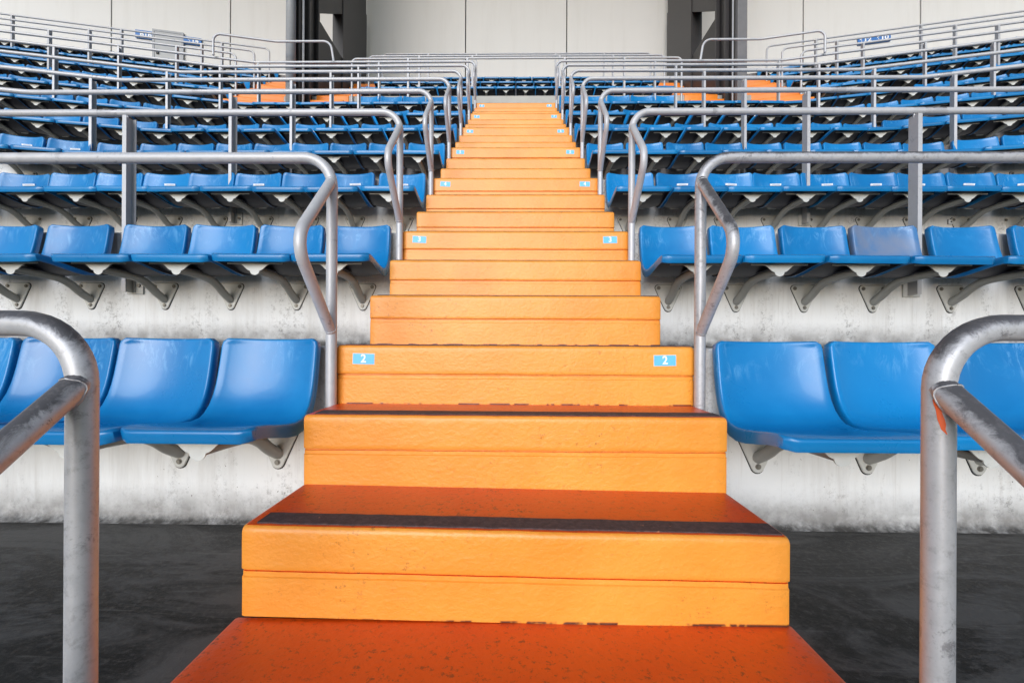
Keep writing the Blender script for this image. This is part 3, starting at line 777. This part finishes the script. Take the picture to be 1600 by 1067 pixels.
wall_sign(211, 240, 53, 65, [('616', .08)], 'blue section sign left of the grey door')
wall_sign(286, 314, 63, 74, [('614', .05)], 'blue section sign right of the grey door')
pl, pr, zt, zb = on_wall('d', 241, 283, 56, 104); zb = F(12) - .0
w_ = (pr - pl).length; c = (pl + pr) / 2
e = empty('grey_door', (c.x, c.y - .03, zb), math.atan2(pr.y - pl.y, pr.x - pl.x)); tag(e, 'plain grey metal door in the cream wall between two blue signs', 'door')
bm = bmesh.new(); box(bm, -w_ / 2, w_ / 2, -.02, .02, 0, zt - zb, 0, .003); finish(bm, 'door_leaf', M_door, e)
bm = bmesh.new()
box(bm, -w_ / 2 - .05, -w_ / 2, -.03, .02, 0, zt - zb + .05); box(bm, w_ / 2, w_ / 2 + .05, -.03, .02, 0, zt - zb + .05); box(bm, -w_ / 2, w_ / 2, -.03, .02, zt - zb, zt - zb + .05); finish(bm, 'door_frame', M_pipe, e)
bm = bmesh.new(); box(bm, -w_ / 2 + .05, -w_ / 2 + .10, -.06, -.02, .35, .47, 0, .004); finish(bm, 'handle', M_mid, e)

# ------------------------------------------------------------------ dark steel columns that carry the roof
for sg, w_ in ((-1, 'left'), (1, 'right')):
    e = empty('roof_column', (sg * 4.31, 8.5, F(8))); base = Vector(e.location); zf = F(8)
    tag(e, 'dark steel roof column with a %s, %s of the middle block' % ('round grey downpipe' if sg < 0 else 'flat grey face', w_), 'column', 'dark roof columns')
    x0, x1 = sorted((sg * 4.20, sg * 4.42))
    def pc(name, m, f_):
        bm = bmesh.new(); f_(bm); bmesh.ops.translate(bm, verts=bm.verts, vec=-base); return finish(bm, name, m, e)
    ZT = 12.45
    pc('column_shaft', M_dark, lambda bm: box(bm, x0, x1, 8.52, 9.36, zf, ZT))
    pc('low_wall', M_dark, lambda bm: box(bm, x0 + .01, x1 - .01, 9.36, 10.62, zf, 6.87))
    pc('rear_pillar', M_mid, lambda bm: box(bm, x0 - .02, x1 + .02, 10.62, 12.3, zf, 9.13))
    pc('raking_beam', M_mid, lambda bm: prism(bm, [(9.36, 7.0), (12.3, 9.14), (12.3, ZT), (9.36, ZT)], 'x', x0, x1))
    xi = x1 if sg < 0 else x0       # face towards the stairs
    pc('stiffener', M_mid, lambda bm: [box(bm, *sorted((xi, xi - sg * .07)), y, y + .06, zf, 6.86 if y > 9.3 else ZT) for y in (8.78, 9.18)])
    if sg < 0:
        p = pc('downpipe', M_pipe, lambda bm: tube(bm, [Vector((-4.315, 8.40, zf)), Vector((-4.315, 8.40, ZT))], .088, 18))
        for f in p.data.polygons: f.use_smooth = True
        bm = bmesh.new(); 
        for zz in (6.9, 8.95, 10.6): tube(bm, [Vector((-4.315, 8.40, zz)), Vector((-4.315, 8.40, zz + .05))], .097, 18); box(bm, -4.43, -4.20, 8.47, 8.52, zz, zz + .05)
        bmesh.ops.translate(bm, verts=bm.verts, vec=-base); finish(bm, 'pipe_clip', M_mid, e, smooth=40)
        pc('conduit', M_pipe, lambda bm: tube(bm, [Vector((-4.17, 8.60, zf)), Vector((-4.17, 8.60, ZT))], .022, 10))
    else:
        pc('face_plate', M_pipe if False else plain('mid_grey_steel', (.15, .145, .15), .45), lambda bm: box(bm, 4.195, 4.375, 8.42, 8.52, zf, ZT, 0, .006))
        pc('conduit', M_pipe, lambda bm: tube(bm, [Vector((4.165, 8.55, zf)), Vector((4.165, 8.55, ZT))], .016, 10))

# ------------------------------------------------------------------ small illegible notice on the riser wall, right
d = D(3); p, rz = path(d - .004, 3.82)
e = empty('wall_notice', (p.x, p.y, F(3) + .355), rz); tag(e, 'tiny white notice with a black border on the wall behind the third row, right', 'notice')
bm = bmesh.new(); box(bm, -.085, .085, -.002, .002, -.022, .022, 0); box(bm, -.085, .085, -.003, .0, .019, .022, 1); box(bm, -.085, .085, -.003, .0, -.022, -.019, 1); box(bm, -.085, -.080, -.0031, .0, -.019, .019, 1)
for k in range(7): box(bm, -.06 + .016 * k, -.050 + .016 * k, -.003, 0, -.006, .007, 1)
finish(bm, 'notice_board', [M_tag, M_ink], e)

# ------------------------------------------------------------------ unseen roof over the stand, edge and height set to cut overhead sky light
bm = bmesh.new(); vs_ = [(-16, -3.0, 15.5), (16, -3.0, 15.5), (16, 13.2, 12.5), (-16, 13.2, 12.5)]
lo = [bm.verts.new(q) for q in vs_]; hi = [bm.verts.new((q[0], q[1], q[2] + .4)) for q in vs_]
bm.faces.new(lo); bm.faces.new(hi[::-1])
for i in range(4): bm.faces.new((lo[i], lo[(i + 1) % 4], hi[(i + 1) % 4], hi[i]))
o = finish(bm, 'stadium_roof', M_roof); tag(o, kind='structure')
